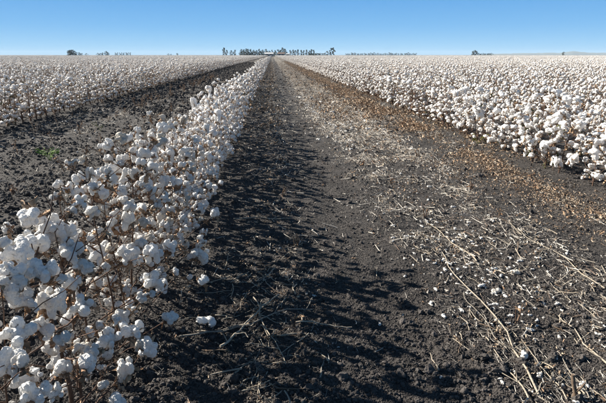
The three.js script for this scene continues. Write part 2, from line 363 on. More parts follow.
/** a plant close to the eye: every branch, boll, burr and leaf is a mesh of its own */
function nearPlant(sp, hi) {
  const g = new THREE.Group();
  mesh('stem', new MB().tube(...sp.stem, 8).geo(), M.stem, g);
  for (const t of sp.tubes) mesh(t[0].length > 3 ? 'branch' : 'boll_stalk', new MB().tube(...t, 5).geo(), M.twig, g);
  for (const b of sp.bolls) {
    const m = mesh('boll', (hi ? lintHi : lintMid)[b.v], M.lint[b.tint], g); m.position.copy(b.p); m.quaternion.copy(quatTo(b.dir, b.spin)); m.scale.set(b.s, b.s * b.w, b.s);
    const u = mesh('burr', burrs[b.burr], b.burr % 2 ? M.burr : M.bract, m); u.position.y = -.002; u.scale.setScalar(1.42);
  }
  for (const l of sp.leaves) { const m = mesh('dry_leaf', leaves[l.v], l.olive ? M.olive : l.v % 2 ? M.leaf : M.bract, g); m.position.copy(l.p); m.quaternion.copy(quatTo(l.dir, l.spin)); m.scale.setScalar(l.s); }
  return g;
}
/** merged geometries of a plant farther off */
function plantGeos(specs, lod) {
  const wood = new MB(), lint = new MB(), dry = new MB(), green = new MB();
  for (const { sp, m } of specs) {
    const tub = (t, sides) => { let [p, q] = t; if (lod > 1) { if (p.length < 4) return; p = [p[0], p[p.length >> 1], p[p.length - 1]]; q = [q[0], q[q.length >> 1] ?? q[1], q[q.length - 1]]; } wood.tube(p.map(v => v.clone().applyMatrix4(m)), q.map(x => x * (lod > 2 ? 3.4 : lod > 1 ? 2 : 1.15)), sides, false); };
    tub(sp.stem, lod ? 4 : 6); for (const t of sp.tubes) tub(t, 3);
    for (const b of sp.bolls) {
      const mm = m.clone().multiply(bm(b));
      lint.add(lod === 0 ? lintMid[b.v] : lod === 1 ? lintLow[b.v] : lintTiny[b.v % 4], mm);
      if (lod < 3) dry.add(lod === 0 ? burrs[b.burr] : burrsLow[b.burr % 3], mm.clone().scale(V(1.4, 1.4, 1.4)));
    }
    for (const l of sp.leaves) (l.olive ? green : dry).add(leaves[l.v], m.clone().multiply(TRS(l.p, quatTo(l.dir, l.spin), l.s)));
  }
  return { wood: wood.geo(), lint: lint.geo(), dry: dry.geo(), green: green.i.length ? green.geo() : null };
}
const I4 = new THREE.Matrix4();
const variants = (n, seed, lod, o) => Array.from({ length: n }, (_, k) => plantGeos([{ sp: plantSpec(seed + k * 31, .74 + .26 * ((k * .37) % 1), o), m: I4 }], lod));
const loneV = variants(6, 2500, 1, { nodes: 16, leaves: 28, load: .78 }), midV = variants(7, 2000, 1, { nodes: 14, leaves: 34, olive: .3, load: .48, spread: .82, boll: 1.2 }), lowV = variants(5, 3000, 2, { nodes: 13, leaves: 30, olive: .3, load: .5, spread: .82, boll: 1.12 });

// where plants stand: rows a metre apart, one lone row and the two standing blocks
const rowXs = []; rowXs.push(ROW0);
const inView = (x, d, m = 1.2) => x > -(d * .66 + m) && x < d * .80 + m;
const spots = [];
{
  const rr = mulberry(4242);
  const plantRow = (x, d0, d1, step, row, edge) => { for (let d = d0; d < d1; d += step * (.7 + .6 * rr())) { const q = { x: x + (rr() - .5) * .1, d, row, a: rr() * 6.28, s: .9 + .16 * rr() * rr() + .04 * rr(), v: rr() }; q.w = edge ? 1.3 : 1; if (row !== 'lone') { q.s = .74 + .4 * rr(); if (rr() < (edge ? .16 : .1)) continue; } else q.s *= .86 + .2 * Math.pow(Math.abs(Math.sin(d * 3.9 + 2 * noise(d * .7, 3, 1))), 1.5); if (inView(q.x, q.d)) spots.push(q); } };
  plantRow(ROW0, .75, 24, .2, 'lone');
  for (let k = 0; k < 24; k++) plantRow(RIGHT_EDGE + k, 2, 24, .33, 'right', !k);
  for (let k = 0; k < 22; k++) plantRow(LEFT_EDGE - k, 4, 24, .33, 'left', !k);
  spots.sort((a, b) => Math.hypot(a.x, a.d) - Math.hypot(b.x, b.d));
}
/** a near plant whose bolls show at given pixels [px, py, width in px, x in metres, variant, mouth direction] */
function heroPlant(x, d, H, stem, list, label, lean) {
  const sp = { tubes: [], bolls: [], leaves: [] }, r = mulberry(Math.round(d * 977)), y0 = groundH(x, -d, .05), o = V(x, y0, -d);
  const at = t => V(lean[0] * t * t + .012 * Math.sin(t * 6), -.03 + t * H, lean[1] * t * t + .012 * Math.cos(t * 5) - .012);
  const P = [], R = []; for (let k = 0; k <= 10; k++) { P.push(at(k / 10)); R.push(lerp(stem, .002, Math.pow(k / 10, .8))); } sp.stem = [P, R];
  for (const [px, py, w, bx, v, dir] of list) {
    const p = onPlaneX(px, py, bx), zc = p.clone().sub(camera.position).dot(camera.getWorldDirection(V())), sc = w * zc / F / .106, dd = V(...(dir ?? [.3, .8, .3])).normalize(); p.sub(o).addScaledVector(dd, -.028 * sc);
    sp.bolls.push({ p, dir: dd, spin: r() * 6.28, s: sc, w: .85 + .3 * r(), v, tint: r() < .7 ? 0 : 1, burr: Math.floor(r() * 5) });
    const t = clamp((p.y - .35 * Math.hypot(p.x, p.z)) / H, .1, .95), a = at(t), b = p.clone(), m1 = a.clone().lerp(b, .35).add(V((r() - .5) * .03, -.012, (r() - .5) * .03)), m2 = a.clone().lerp(b, .7).add(V((r() - .5) * .03, -.008, (r() - .5) * .03));
    sp.tubes.push([[a, m1, m2, b], [.0042, .0036, .003, .0024]]);
    for (let q = 0; q < 2; q++) sp.leaves.push({ p: m2.clone().lerp(b, r()), dir: V(r() - .5, -r(), r() - .5).normalize(), s: .6 + .6 * r(), v: Math.floor(r() * 6), spin: r() * 6 });
  }
  for (let k = 0; k < 2; k++) { const t = .35 + .6 * r(), a = at(t), az = r() * 6.28, e = a.clone().add(V(Math.cos(az) * .16, .14 + .1 * r(), Math.sin(az) * .16)); sp.tubes.push([[a, a.clone().lerp(e, .3).add(V(0, -.01, 0)), a.clone().lerp(e, .65).add(V(.012, -.008, 0)), e], [.0036, .003, .0024, .0016]]); }
  const g = nearPlant(sp, d < 2.6); g.name = numbered('cotton_plant'); g.position.copy(o); tag(g, label, 'cotton plant', LABEL.lone[1]); scene.add(g);
}
const LABEL = {
  lone: ['leafless cotton plant full of open bolls in the lone row between harvested strips', 'cotton plants of the lone standing row'],
  right: ['white cotton plant in the standing block behind the strip of orange leaf litter', 'cotton plants of the block beside the leaf litter'],
  left: ['cotton plant in the shaded standing block beyond the dark harvested furrows', 'cotton plants of the block beyond the dark furrows'],
};
const field = new THREE.Group(); field.name = 'cotton_crop'; tag(field, 'white cotton crop in long rows reaching the horizon', 'cotton crop', null, 'stuff'); scene.add(field);
const restLow = lowV.map(() => []), restMid = midV.map(() => []);
{
  let n = 0;
  for (const s of spots) {
    if (s.row === 'lone' && (Math.abs(s.d - 1.62) < .14 || Math.abs(s.d - 2.05) < .12)) continue;
    if (s.row === 'lone' && s.d < 2.5 && s.v * 13 % 1 < .2) continue;   // the two plants set by hand stand here
    const dist = Math.hypot(s.x, s.d), y = groundH(s.x, -s.d, .05);
    const q = new THREE.Quaternion().setFromAxisAngle(UPV, s.a);
    if (n < 290) {
      let g;
      if (s.row === 'lone' && s.d < 4.2) { g = nearPlant(plantSpec(700 + n * 17, .72 + .3 * s.v, { leaves: 30, nodes: s.d < 2.4 ? 12 : 15, load: s.d < 2.4 ? .52 : .72, boll: .92 }), s.d < 2.3); }
      else {
        g = new THREE.Group(); const set = dist > 10.5 ? lowV : s.row === 'lone' ? loneV : midV, G = set[Math.floor(s.v * set.length)];
        mesh('branches', G.wood, M.twig, g).userData.kind = 'stuff'; mesh('bolls', G.lint, M.lintFar, g).userData.kind = 'stuff'; mesh('burrs', G.dry, M.bract, g).userData.kind = 'stuff';
        if (G.green) mesh('leaves', G.green, M.olive, g).userData.kind = 'stuff';
      }
      g.name = numbered('cotton_plant'); g.position.set(s.x, y, -s.d); g.quaternion.copy(q); g.scale.set(s.s * s.w, s.s, s.s * s.w); tag(g, LABEL[s.row][0], 'cotton plant', LABEL[s.row][1]); scene.add(g); n++;
    } else { const lo = dist > 11, list = lo ? restLow : restMid; list[Math.floor(s.v * list.length)].push(TRS(V(s.x, y, -s.d), q, V(s.s * s.w, s.s, s.s * s.w))); }
  }
  console.log('plants', spots.length, 'objects', n);
}
heroPlant(-.83, 1.62, .86, .013, [[92, 350, 22, -.66, 8, [-.3, 1, .2]], [110, 338, 26, -.66, 3], [132, 328, 27, -.66, 4, [.2, 1, 0]], [148, 347, 26, -.62, 0, [.5, .4, .8]], [126, 366, 24, -.66, 8, [.2, 1, .3]], [80, 305, 28, -.76, 1, [.2, .7, .7]], [18, 334, 36, -.8, 4], [10, 362, 34, -.78, 6, [.3, .8, .5]], [36, 394, 32, -.72, 3], [118, 402, 24, -.62, 5], [50, 300, 30, -.82, 6], [62, 338, 20, -.7, 2, [.4, -.3, 1]], [22, 300, 30, -.85, 1]],
  'cotton plant with a thick brown trunk and a long drooping mass of lint', [-.06, -.05]);
heroPlant(-.92, 2.05, .9, .0085, [[30, 216, 27, -.98, 0, [.2, -.2, 1]], [50, 226, 33, -.95, 4, [.3, 1, .3]], [62, 232, 30, -.92, 6], [36, 244, 30, -.9, 2], [70, 252, 28, -.85, 1], [42, 272, 34, -.8, 3], [14, 250, 32, -.9, 6], [86, 266, 24, -.8, 5], [200, 252, 23, -.52, 3, [.6, .6, .5]], [170, 317, 19, -.55, 0, [.4, .8, .6]], [152, 282, 24, -.62, 1], [128, 252, 22, -.72, 6], [12, 285, 32, -.85, 9, [0, 1, .2]]],
  'tall cotton plant with a dry empty boll at its top beside the thick trunked one', [-.04, -.04]);
heroPlant(-.9, 3.2, .98, .008, [[126, 138, 15, -.98, 0, [0, 1, .2]], [130, 155, 16, -.95, 8, [0, 1, .2]], [112, 168, 19, -.98, 7, [-.2, 1, .2]], [98, 184, 17, -1.0, 6], [76, 192, 18, -1.02, 8, [-.3, 1, .2]], [152, 150, 16, -.9, 3], [215, 212, 15, -.55, 9, [.2, 1, .2]], [196, 190, 15, -.68, 4]],
  'cotton plant with one round boll held high above the lone row', [-.05, 0]);
function strew(G, mats, cols) {
  if (!mats.length) return;
  instanced('branches', G.wood, M.twig, mats, field); instanced('bolls', G.lint, M.lintFar, mats, field); instanced('burrs', G.dry, M.bract, mats, field); if (G.green) instanced('leaves', G.green, M.olive, mats, field);
}
restLow.forEach((m, k) => strew(lowV[k], m)); restMid.forEach((m, k) => strew(midV[k], m));
{
  const r = mulberry(88);
  // 2 m of row, then blocks of four rows by 8 m
  const piece = (seed, rows, len, lod, step, o) => { const list = []; let k = 0; for (let q = 0; q < rows; q++) for (let d = 0; d < len; d += step) if (r() > .1) list.push({ sp: plantSpec(seed + 7 * k++, .68 + .32 * r(), o), m: TRS(V(q + (r() - .5) * .1, 0, -d - .1 * r()), new THREE.Quaternion().setFromAxisAngle(UPV, r() * 6.28), .9 + .2 * r()) }); return plantGeos(list, lod); };
  const A = [0, 1, 2, 3, 4].map(k => piece(5000 + k * 100, 1, 2, 2, .3, { nodes: 12, leaves: 30, olive: .2, load: .46, spread: .8, boll: 1.1 }));
  const B = [0, 1].map(k => piece(6000 + k * 500, 4, 8, 3, .46, { nodes: 10, leaves: 34, olive: .12, load: .42, spread: .8, boll: 1.05 }));
  const am = A.map(() => []), bmx = B.map(() => []);
  const none = new THREE.Quaternion();
  const near = 24, mid = 70, end = 660;
  const putA = (x, d) => { if (inView(x, d, 4)) am[Math.floor(r() * 5)].push(TRS(V(x, 0, -d), none, V(1, .92 + .16 * r(), 1))); };
  for (let d = near; d < end; d += 2) putA(ROW0, d);
  for (let d = near; d < mid; d += 2) { for (let x = RIGHT_EDGE; x < 62; x++) putA(x, d); for (let x = LEFT_EDGE; x > -54; x--) putA(x, d); }
  for (let d = mid; d < end; d += 8) {
    for (let x = RIGHT_EDGE; x < 560; x += 4) if (inView(x, d, 12)) bmx[r() < .5 ? 0 : 1].push(TRS(V(x, 0, -d), none, V(1, .86 + .24 * r(), 1)));
    for (let x = LEFT_EDGE - 3; x > -470; x -= 4) if (inView(x, d, 12)) bmx[r() < .5 ? 0 : 1].push(TRS(V(x, 0, -d), none, V(1, .92 + .16 * r(), 1)));
  }
  A.forEach((G, k) => strew(G, am[k])); B.forEach((G, k) => strew(G, bmx[k]));
  console.log('row pieces', am.map(x => x.length).join(), 'blocks', bmx.map(x => x.length).join());
}

// ---------------------------------------------------------------- clods, straw, leaf litter, lint on the soil
{
  const r = mulberry(31), geos = [0, 1, 2, 3].map(k => {
    const g = mergeVertices(new THREE.IcosahedronGeometry(1, k < 2 ? 2 : 1).deleteAttribute('uv').deleteAttribute('normal')), P = g.attributes.position;
    for (let q = 0; q < P.count; q++) { const v = V().fromBufferAttribute(P, q), f = 1 + .5 * noise(v.x * 1.7 + k * 9, v.y * 1.7, v.z * 1.7) + .25 * noise(v.x * 4, v.y * 4 + k * 5, v.z * 4); P.setXYZ(q, v.x * f, v.y * f * .75, v.z * f); }
    const f = g.toNonIndexed(); f.computeVertexNormals(); return f;
  });
  const mats = geos.map(() => []), cols = geos.map(() => []);
  for (let k = 0; k < 230000; k++) {
    const d = 1.5 / (1 - r() * .9), w = d * 1.5 + 1.5, x = (r() - .47) * w; if (x < -6.2 || x > 4.6) continue;
    let s = .0016 + .0034 * Math.pow(r(), 2); if (r() < .04) s = .005 + .007 * r(); if (r() < .0012) s = .012 + .012 * r();
    s *= clamp(d / 4, 1, 1.7);
    const big = s > .009, i = big ? (r() < .5 ? 0 : 1) : (r() < .5 ? 2 : 3);
    const q = new THREE.Quaternion().setFromEuler(new THREE.Euler(r() * 6, r() * 6, r() * 6));
    mats[i].push(TRS(V(x, groundH(x, -d) + s * .25, -d), q, V(s * (.8 + .5 * r()), s * (.8 + .4 * r()), s * (.8 + .5 * r()))));
    const t = .75 + .55 * r(); cols[i].push(rgb(.056 * t, .049 * t, .045 * t));
  }
  for (let k = 0; k < 24000; k++) {   // coarser clods turned up in the strip beyond the lone row, some elsewhere
    const left = r() < .85, x = left ? -1.3 - 4.4 * r() : -.6 + 4.6 * r(), d = 2.2 * Math.exp(r() * 3.9); if (!inView(x, d, .3) || r() > .25 + 1.6 * clamp(.4 + 2 * fbm(x, 31, d * .8, 2), 0, 1)) continue;
    const s = (.01 + .026 * r() * r()) * clamp(d / 9, 1, 3.2) * (left ? 1 : .6), i = r() < .5 ? 0 : 1, t = .75 + .5 * r();
    mats[i].push(TRS(V(x, groundH(x, -d) + s * .2, -d), new THREE.Quaternion().setFromEuler(new THREE.Euler(r() * 6, r() * 6, r() * 6)), V(s * (.8 + .5 * r()), s * (.8 + .4 * r()), s * (.8 + .5 * r())))); cols[i].push(rgb(.055 * t, .048 * t, .044 * t));
  }
  const g = new THREE.Group(); g.name = 'soil_clods'; tag(g, 'crumbly dark clods and crumbs strewn over the soil', 'soil clods', null, 'stuff'); scene.add(g);
  const wm = new THREE.MeshStandardMaterial({ color: 0xffffff, roughness: 1 });
  geos.forEach((q, k) => instanced('clods', q, wm, mats[k], g, cols[k]));
}
/** a bent stick with stubs of side twigs, lying along +x, length 1 */
function stickGeo(seed, rad, twigs, sides = 5, seg = 7) {
  const r = mulberry(seed), mb = new MB(), pts = [], rr = [], b1 = (r() - .5) * .16, b2 = (r() - .5) * .06, ph = r() * 6;
  for (let k = 0; k <= seg; k++) { const t = k / seg; pts.push(V(t - .5, b2 * Math.sin(t * 8 + ph), b1 * Math.sin(t * 3.1) + b2 * Math.cos(t * 9 + ph))); rr.push(rad * lerp(1.15, .6, t) * (.9 + .2 * r())); }
  mb.tube(pts, rr, sides);
  for (let k = 0; k < twigs; k++) { const p = pts[1 + Math.floor(r() * (seg - 1))], L = .08 + .16 * r(), a = (r() < .5 ? 1 : -1) * (.6 + .4 * r()); const e = p.clone().add(V(Math.cos(a) * L, .03 * r() + .02, Math.sin(a) * L)); mb.tube([p.clone(), p.clone().lerp(e, .5).add(V(0, .012, 0)), e], [rad * .55, rad * .45, rad * .3], 4); }
  return mb.geo();
}
const stickLong = [0, 1, 2, 3, 4].map(k => stickGeo(300 + k, .0125, 3, 6, 9)), stickMid = [0, 1, 2, 3].map(k => stickGeo(340 + k, .028, k % 2, 5, 5)), stickBit = [0, 1, 2].map(k => stickGeo(370 + k, .04, 0, 3, 3));
const flat = (x, z, a, tilt) => { // lies on the slope of the soil
  const e = .06, n = V(groundH(x - e, z, .05) - groundH(x + e, z, .05), 2 * e, groundH(x, z - e, .05) - groundH(x, z + e, .05)).normalize();
  return new THREE.Quaternion().setFromUnitVectors(UPV, n).multiply(new THREE.Quaternion().setFromEuler(new THREE.Euler(0, a, tilt, 'YXZ')));
};
/** how much straw lies at x: the cut rows, most of it to the right of the bare furrow */
function strawDensity(x, d) {
  let s = .05;
  s += 1.0 * Math.exp(-Math.pow((x - 1.35) / .36, 2)) + .75 * Math.exp(-Math.pow((x - 2.2) / .34, 2)) + .22 * smooth(.7, 1.1, x) * smooth(4.2, 3.4, x) + .3 * Math.exp(-Math.pow((x - 3.15) / .3, 2));
  s += .34 * Math.exp(-Math.pow((x + .15) / .3, 2)) + .16 * smooth(-.1, -.5, x) * smooth(-1.6, -1, x);
  s += .5 * Math.exp(-Math.pow((x + 1.9) / .34, 2)) + .5 * Math.exp(-Math.pow((x + 2.9) / .34, 2)) + .4 * Math.exp(-Math.pow((x + 3.9) / .34, 2)) + .3 * Math.exp(-Math.pow((x + 4.9) / .3, 2));
  return clamp(s * (.65 + 1.5 * fbm(x * 1.6, 9, d * 1.1, 2)), 0, 1.3);
}
const litterAt = (x, d) => clamp((.95 * Math.exp(-Math.pow((x - 3.2) / .55, 2)) + .12 * smooth(.6, 1.4, x) * smooth(4.4, 3.6, x) + .22 * smooth(3.5, 4, x) * smooth(5.2, 4.2, x) + .13 * Math.exp(-Math.pow((x + .1) / .35, 2)) + .2 * smooth(-.2, -.7, x) * smooth(-1.7, -1.1, x)) * (.7 + 1.7 * fbm(x * 1.2, 4, d * .8, 2)), 0, 1);
{
  const r = mulberry(77), bits = { straw: [], cols: [] }, mids = [], midCols = [];
  const tone = () => { const t = r(), k = .8 + .4 * r(); return t < .6 ? rgb(.50 * k, .46 * k, .40 * k) : t < .85 ? rgb(.37 * k, .345 * k, .31 * k) : rgb(.17 * k, .12 * k, .09 * k); };
  const things = [];
  const gauss = () => (r() + r() + r() + r() - 2) * .866;   // about unit spread
  /** distance along the rows: even up to dk, thinning as 1/d beyond */
  const along = (d0, dk, d1) => { const A = dk - d0, B = dk * Math.log(d1 / dk), u = r() * (A + B); return u < A ? d0 + u : dk * Math.exp((u - A) / dk); };
  const bands = [[1.3, .36, 30], [2.15, .4, 26], [1.75, .7, 18], [3.1, .4, 7], [.1, .3, 7], [-.5, .45, 4], [-1.9, .4, 12], [-2.9, .4, 12], [-3.9, .4, 11], [-4.9, .4, 7], [1.2, 2.2, 9]];
  const pick = () => { let u = r() * 143; for (const b of bands) { if ((u -= b[2]) < 0) return b[0] + b[1] * gauss(); } return 2 * gauss(); };
  for (let k = 0; k < 185000; k++) {
    const x = pick(), d = along(1.4, 11, 420); if (x < -5.4 || x > 3.9 || !inView(x, d, .2)) continue;
    if (r() > .16 + 1.8 * clamp(.36 + 2.2 * fbm(x * 1.7, 9, d * 1.5, 3), 0, 1)) continue;
    const grow = clamp(d / 5, 1, 2.6) * clamp(d / 45, 1, 4), z = -d, a = r() < .5 ? r() * 6.28 : Math.PI / 2 + (r() - .5) * .9, tilt = (r() - .5) * .6;
    if (r() < .07) { const L = (.06 + .11 * r()) * (r() < .2 ? 1.9 : 1), o = { x, z, d, L, a, tilt, v: r(), s: 1, c: tone() }; if (d < 6) things.push(o); else { mids.push(o); } }
    else { if (d < 4 && r() < .2) continue; const L = (.012 + .085 * r() * r()) * grow, w = (.014 + .036 * r() * r()) * grow * (.5 + .5 * Math.min(1, L / .06)); bits.straw.push(TRS(V(x, groundH(x, z) + .004 + .01 * r(), z), flat(x, z, a, tilt), V(L, w, w * (1 + r())))); bits.cols.push(tone()); }
  }
  const heap = [];
  for (let k = 0; k < 75; k++) { const d = 1.65 + 1.5 * r() + .3 * gauss(), x = -.12 + .24 * gauss(); if (x > -.55) heap.push({ x, z: -d, d, L: (.09 + .15 * r()) * (r() < .25 ? 1.5 : 1), a: r() * 6.28, tilt: (r() - .5) * .5, v: r(), c: tone() }); }
  things.sort((a, b) => b.L / b.d - a.L / a.d); things.splice(0, 0, ...heap);
  things.slice(0, 285).forEach((o) => {
    const long = o.L > .16, g = long ? stickLong : stickMid, pale = o.c.r > .32, grey = o.c.r > .2;
    const m = mesh(numbered('dry_stalk'), g[Math.floor(o.v * g.length)], pale ? M.straw : grey ? M.strawGrey : M.strawDark, scene);
    m.position.set(o.x, groundH(o.x, o.z) + .008, o.z); m.quaternion.copy(flat(o.x, o.z, o.a, o.tilt)); m.scale.set(o.L, Math.min(o.L, .22), Math.min(o.L, .3));
    const where = o.x < -1.3 ? 'in the dark strip beyond the lone cotton row' : o.x < .55 ? 'in the heap of twigs beside the lone cotton row' : 'in the sunlit band of crop debris';
    tag(m, (long ? 'long ' : 'short ') + (pale ? 'pale' : grey ? 'grey' : 'brown') + ' dry cotton stalk lying ' + where, 'stalk', 'dry stalks ' + where);
  });
  for (const o of [...things.slice(285), ...mids]) { bits.straw.push(TRS(V(o.x, groundH(o.x, o.z) + .008, o.z), flat(o.x, o.z, o.a, o.tilt), V(o.L * 1.1, .10 * clamp(o.d / 7, 1, 1.8), .10 * clamp(o.d / 7, 1, 1.8)))); bits.cols.push(o.c); }
  const g = new THREE.Group(); g.name = 'straw_litter'; tag(g, 'pale chopped straw and twigs strewn along the harvested rows', 'straw litter', null, 'stuff'); scene.add(g);
  stickBit.forEach((q, k) => instanced('straw_bits', q, M.white, bits.straw.filter((_, i) => i % 3 === k), g, bits.cols.filter((_, i) => i % 3 === k)));
  // broken burrs and curled shreds among the straw
  const bb = [0, 1, 2].map(() => ({ m: [], c: [] }));
  for (let k = 0; k < 36000; k++) {
    const x = pick(), d = along(1.4, 10, 90); if (x < -5.5 || x > 4.3 || !inView(x, d, .2) || r() > .1 + 1.9 * clamp(.3 + 2.4 * fbm(x * 1.7, 9, d * 1.5, 3), 0, 1)) continue;
    const q = bb[Math.floor(r() * 3)], kk = .6 + .7 * r(), t = r(), s = (.35 + .6 * r()) * clamp(d / 7, .9, 1.8);
    q.m.push(TRS(V(x, groundH(x, -d) + .008, -d), new THREE.Quaternion().setFromEuler(new THREE.Euler(r() * 6, r() * 6, r() * 6)), s)); q.c.push(t < .55 ? rgb(.46 * kk, .42 * kk, .37 * kk) : rgb(.30 * kk, .22 * kk, .15 * kk));
  }
  bb.forEach((q, k) => instanced('burr_pieces', leafGeo(240 + k, .04, .016 + .006 * k, 2, 4, 2.2), M.white, q.m, g, q.c));
  // leaf litter
  const LV = 6, lm = Array.from({ length: LV }, () => []), lc = Array.from({ length: LV }, () => []);
  const lbands = [[3.05, .34, 36], [2.6, .7, 11], [3.8, .4, 9], [1.6, .8, 8], [-.1, .35, 4], [-.9, .5, 7]];
  for (let k = 0; k < 95000; k++) {
    let u = r() * 75, x = 0; for (const b of lbands) if ((u -= b[2]) < 0) { x = b[0] + b[1] * gauss(); break; }
    const d = along(1.4, 13, 120); if (x > 5.2 || !inView(x, d, .2) || r() > .12 + 1.7 * clamp(.45 + 1.9 * fbm(x * 1.1, 4, d * .8, 2), 0, 1)) continue;
    const z = -d, s = (.35 + .85 * r() * r()) * clamp(d / 6, .85, 2.2), i = Math.floor(r() * LV), t = r(), kk = .7 + .6 * r();
    lm[i].push(TRS(V(x, groundH(x, z) + .004 + .012 * r(), z), flat(x, z, r() * 6.28, (r() - .5) * .6).multiply(new THREE.Quaternion().setFromEuler(new THREE.Euler(-1.45 + (r() - .5) * .8, 0, 0))), s));
    lc[i].push(t < .34 ? rgb(.33 * kk, .215 * kk, .135 * kk) : t < .78 ? rgb(.44 * kk, .345 * kk, .25 * kk) : rgb(.2 * kk, .145 * kk, .105 * kk));
  }
  const gl = new THREE.Group(); gl.name = 'leaf_litter'; tag(gl, 'curled brown and orange dead leaves littering the soil', 'leaf litter', null, 'stuff'); scene.add(gl);
  lm.forEach((q, k) => instanced('dead_leaves', leafGeo(180 + k, .035 + .006 * k, [.03, .014, .04, .02, .01, .03][k], 3, 4, [1, 1.8, 1.4, 2, 1, 2][k]), M.white, q, gl, lc[k]));
  // lint knocked off by the picker
  const tufts = [], tm = [[], [], []];
  for (let k = 0; k < 11000; k++) {
    const x = pick(), d = along(1.5, 12, 110); if (x < -5.4 || x > 4 || !inView(x, d, .2) || r() > (x > .6 ? .9 : .3) * clamp(.4 + 2 * fbm(x * 1.8, 2, d * 1.4, 2), 0, 1)) continue;
    tufts.push({ x, d, s: (.16 + .42 * r() * r()) * (r() < .1 ? 1.5 : 1) * clamp(d / 6, 1, 2.2), a: r() * 6.28, v: r() });
  }
  for (let k = 0; k < 230; k++) { const x = 1.5 + .5 * gauss(), d = 1.75 + 2.6 * r(); if (inView(x, d, .1) && fbm(x * 2.2, 5, d * 2, 2) > -.12) tufts.push({ x, d, s: .26 + .46 * r() * r(), a: r() * 6.28, v: r() }); }
  tufts.sort((a, b) => b.s / b.d - a.s / a.d);
  tufts.slice(0, 270).forEach(o => {
    const m = mesh(numbered('lint_tuft'), tuftGeo[Math.floor(o.v * 4)], o.v * 7 % 1 < .35 ? M.lint[1] : M.lintDirty, scene); m.position.set(o.x, groundH(o.x, -o.d), -o.d); m.rotation.y = o.a; m.scale.setScalar(o.s);
    const where = o.x < .4 ? 'near the lone cotton row' : 'among the straw of the harvested rows';
    tag(m, 'small ' + (m.material === M.lintDirty ? 'grey' : 'off-white') + ' lint tuft on the soil ' + where, 'lint tuft', 'lint tufts ' + where);
  });
  const gt = new THREE.Group(); gt.name = 'lint_scraps'; tag(gt, 'tiny pale scraps of cotton lint scattered in the straw', 'lint scraps', null, 'stuff'); scene.add(gt);
  tufts.slice(270).forEach((o, k) => tm[k % 3].push(TRS(V(o.x, groundH(o.x, -o.d), -o.d), new THREE.Quaternion().setFromAxisAngle(UPV, o.a), o.s)));
  tm.forEach((q, k) => q.length && instanced('scraps', tuftLow[k], M.lintDirty, q, gt));
  console.log('straw', bits.straw.length, 'stalks', things.length, 'leaves', lm.map(x => x.length).join(), 'tufts', tufts.length);
}
// stalks and tufts that stand out
function stalk(label, a, b, rad, mat, twigs = 3, seed = 1, lift = .012) {
  const p = onGround(...a), q = onGround(...b), L = p.distanceTo(q), r = mulberry(seed * 71), pts = [], rr = [], n = 10, side = q.clone().sub(p).normalize().cross(UPV), ph = r() * 6;
  for (let k = 0; k <= n; k++) { const t = k / n, c = p.clone().lerp(q, t).addScaledVector(side, .02 * L * Math.sin(t * 9 + ph) + .05 * L * (r() - .5) * .4); c.y = groundH(c.x, c.z, .05) + rad + lift * (.5 + r() * .6); pts.push(c); rr.push(rad * lerp(1.1, .55, t)); }
  const o = p.clone(); o.y = groundH(p.x, p.z, .05);
  const mb = new MB(); mb.tube(pts.map(v => v.sub(o)), rr, 7);
  for (let k = 0; k < twigs; k++) { const c = pts[1 + Math.floor(r() * (n - 2))], l = .05 + .09 * r(), dir = q.clone().sub(p).normalize().multiplyScalar(.7).addScaledVector(side, r() < .5 ? 1 : -1).add(V(0, .25 * r(), 0)).normalize(); mb.tube([c.clone(), c.clone().addScaledVector(dir, l * .5), c.clone().addScaledVector(dir, l)], [rad * .5, rad * .42, rad * .25], 5); }
  const m = mesh(numbered('dry_stalk'), mb.geo(), mat, scene); m.position.copy(o); tag(m, label, 'stalk'); return m;
}
stalk('long pale stalk running along the cut row beside grey lint tufts', [548, 398], [438, 250], .0050, M.straw, 9, 1);
stalk('thin straight pale stalk lying alone on bare soil near the leaf litter', [606, 291], [514, 231], .0035, M.straw, 0, 2);
stalk('thick pale stalk lying at the foot of the cut stump', [606, 366], [560, 316], .0045, M.straw, 4, 3);
stalk('curved stalk arching over the twigs in the plant shade', [220, 352], [278, 300], .0060, M.straw, 2, 4, .035);
stalk('grey stalk lying across the twigs in the plant shade', [180, 340], [312, 312], .0050, M.strawGrey, 3, 5, .02);
stalk('straight stalk lying level beside the shaded twigs', [296, 325], [352, 328], .0045, M.straw, 0, 6);
stalk('tan stalk pointing out of the lone row into the shade', [234, 219], [290, 221], .007, M.straw, 1, 7);
stalk('bent twig with a fork lying on shaded bare soil', [252, 300], [286, 368], .004, M.straw, 2, 8);
stalk('pale split stalk in the heap of debris by the cut stump', [530, 402], [490, 350], .004, M.straw, 2, 9);
stalk('pale twig lying against the long stalk by the cut stump', [566, 400], [520, 342], .003, M.straw, 4, 11);
stalk('split pale twig slanting toward the cut stump', [590, 398], [556, 352], .0032, M.strawGrey, 3, 12);
stalk('grey twig alongside the long pale stalk', [506, 352], [462, 296], .003, M.strawGrey, 4, 13);
stalk('pale crooked stalk among chopped straw under the leaf litter strip', [476, 262], [426, 222], .005, M.straw, 4, 10);
{ // cut stump at the edge of the debris
  const p = onGround(574, 396), mb = new MB(); mb.tube([V(0, -.03, 0), V(.004, .03, 0), V(-.006, .075, -.012), V(-.01, .115, -.02)], [.012, .0105, .0095, .0085], 8).tube([V(0, .03, 0), V(.02, .07, .012), V(.028, .095, .016)], [.006, .005, .004], 6);
  const m = mesh('cut_stump', mb.geo(), M.strawDark, scene); m.position.set(p.x, groundH(p.x, p.z), p.z); tag(m, 'short brown cut cotton stump standing in the straw', 'stump');
}
function tuft(label, px, py, s, v, mat, a = 0) { const p = onGround(px, py), m = mesh(numbered('lint_tuft'), tuftGeo[v], mat, scene); p.y = groundH(p.x, p.z); m.position.copy(p); m.scale.setScalar(s); m.rotation.y = a; tag(m, label, 'lint tuft'); }
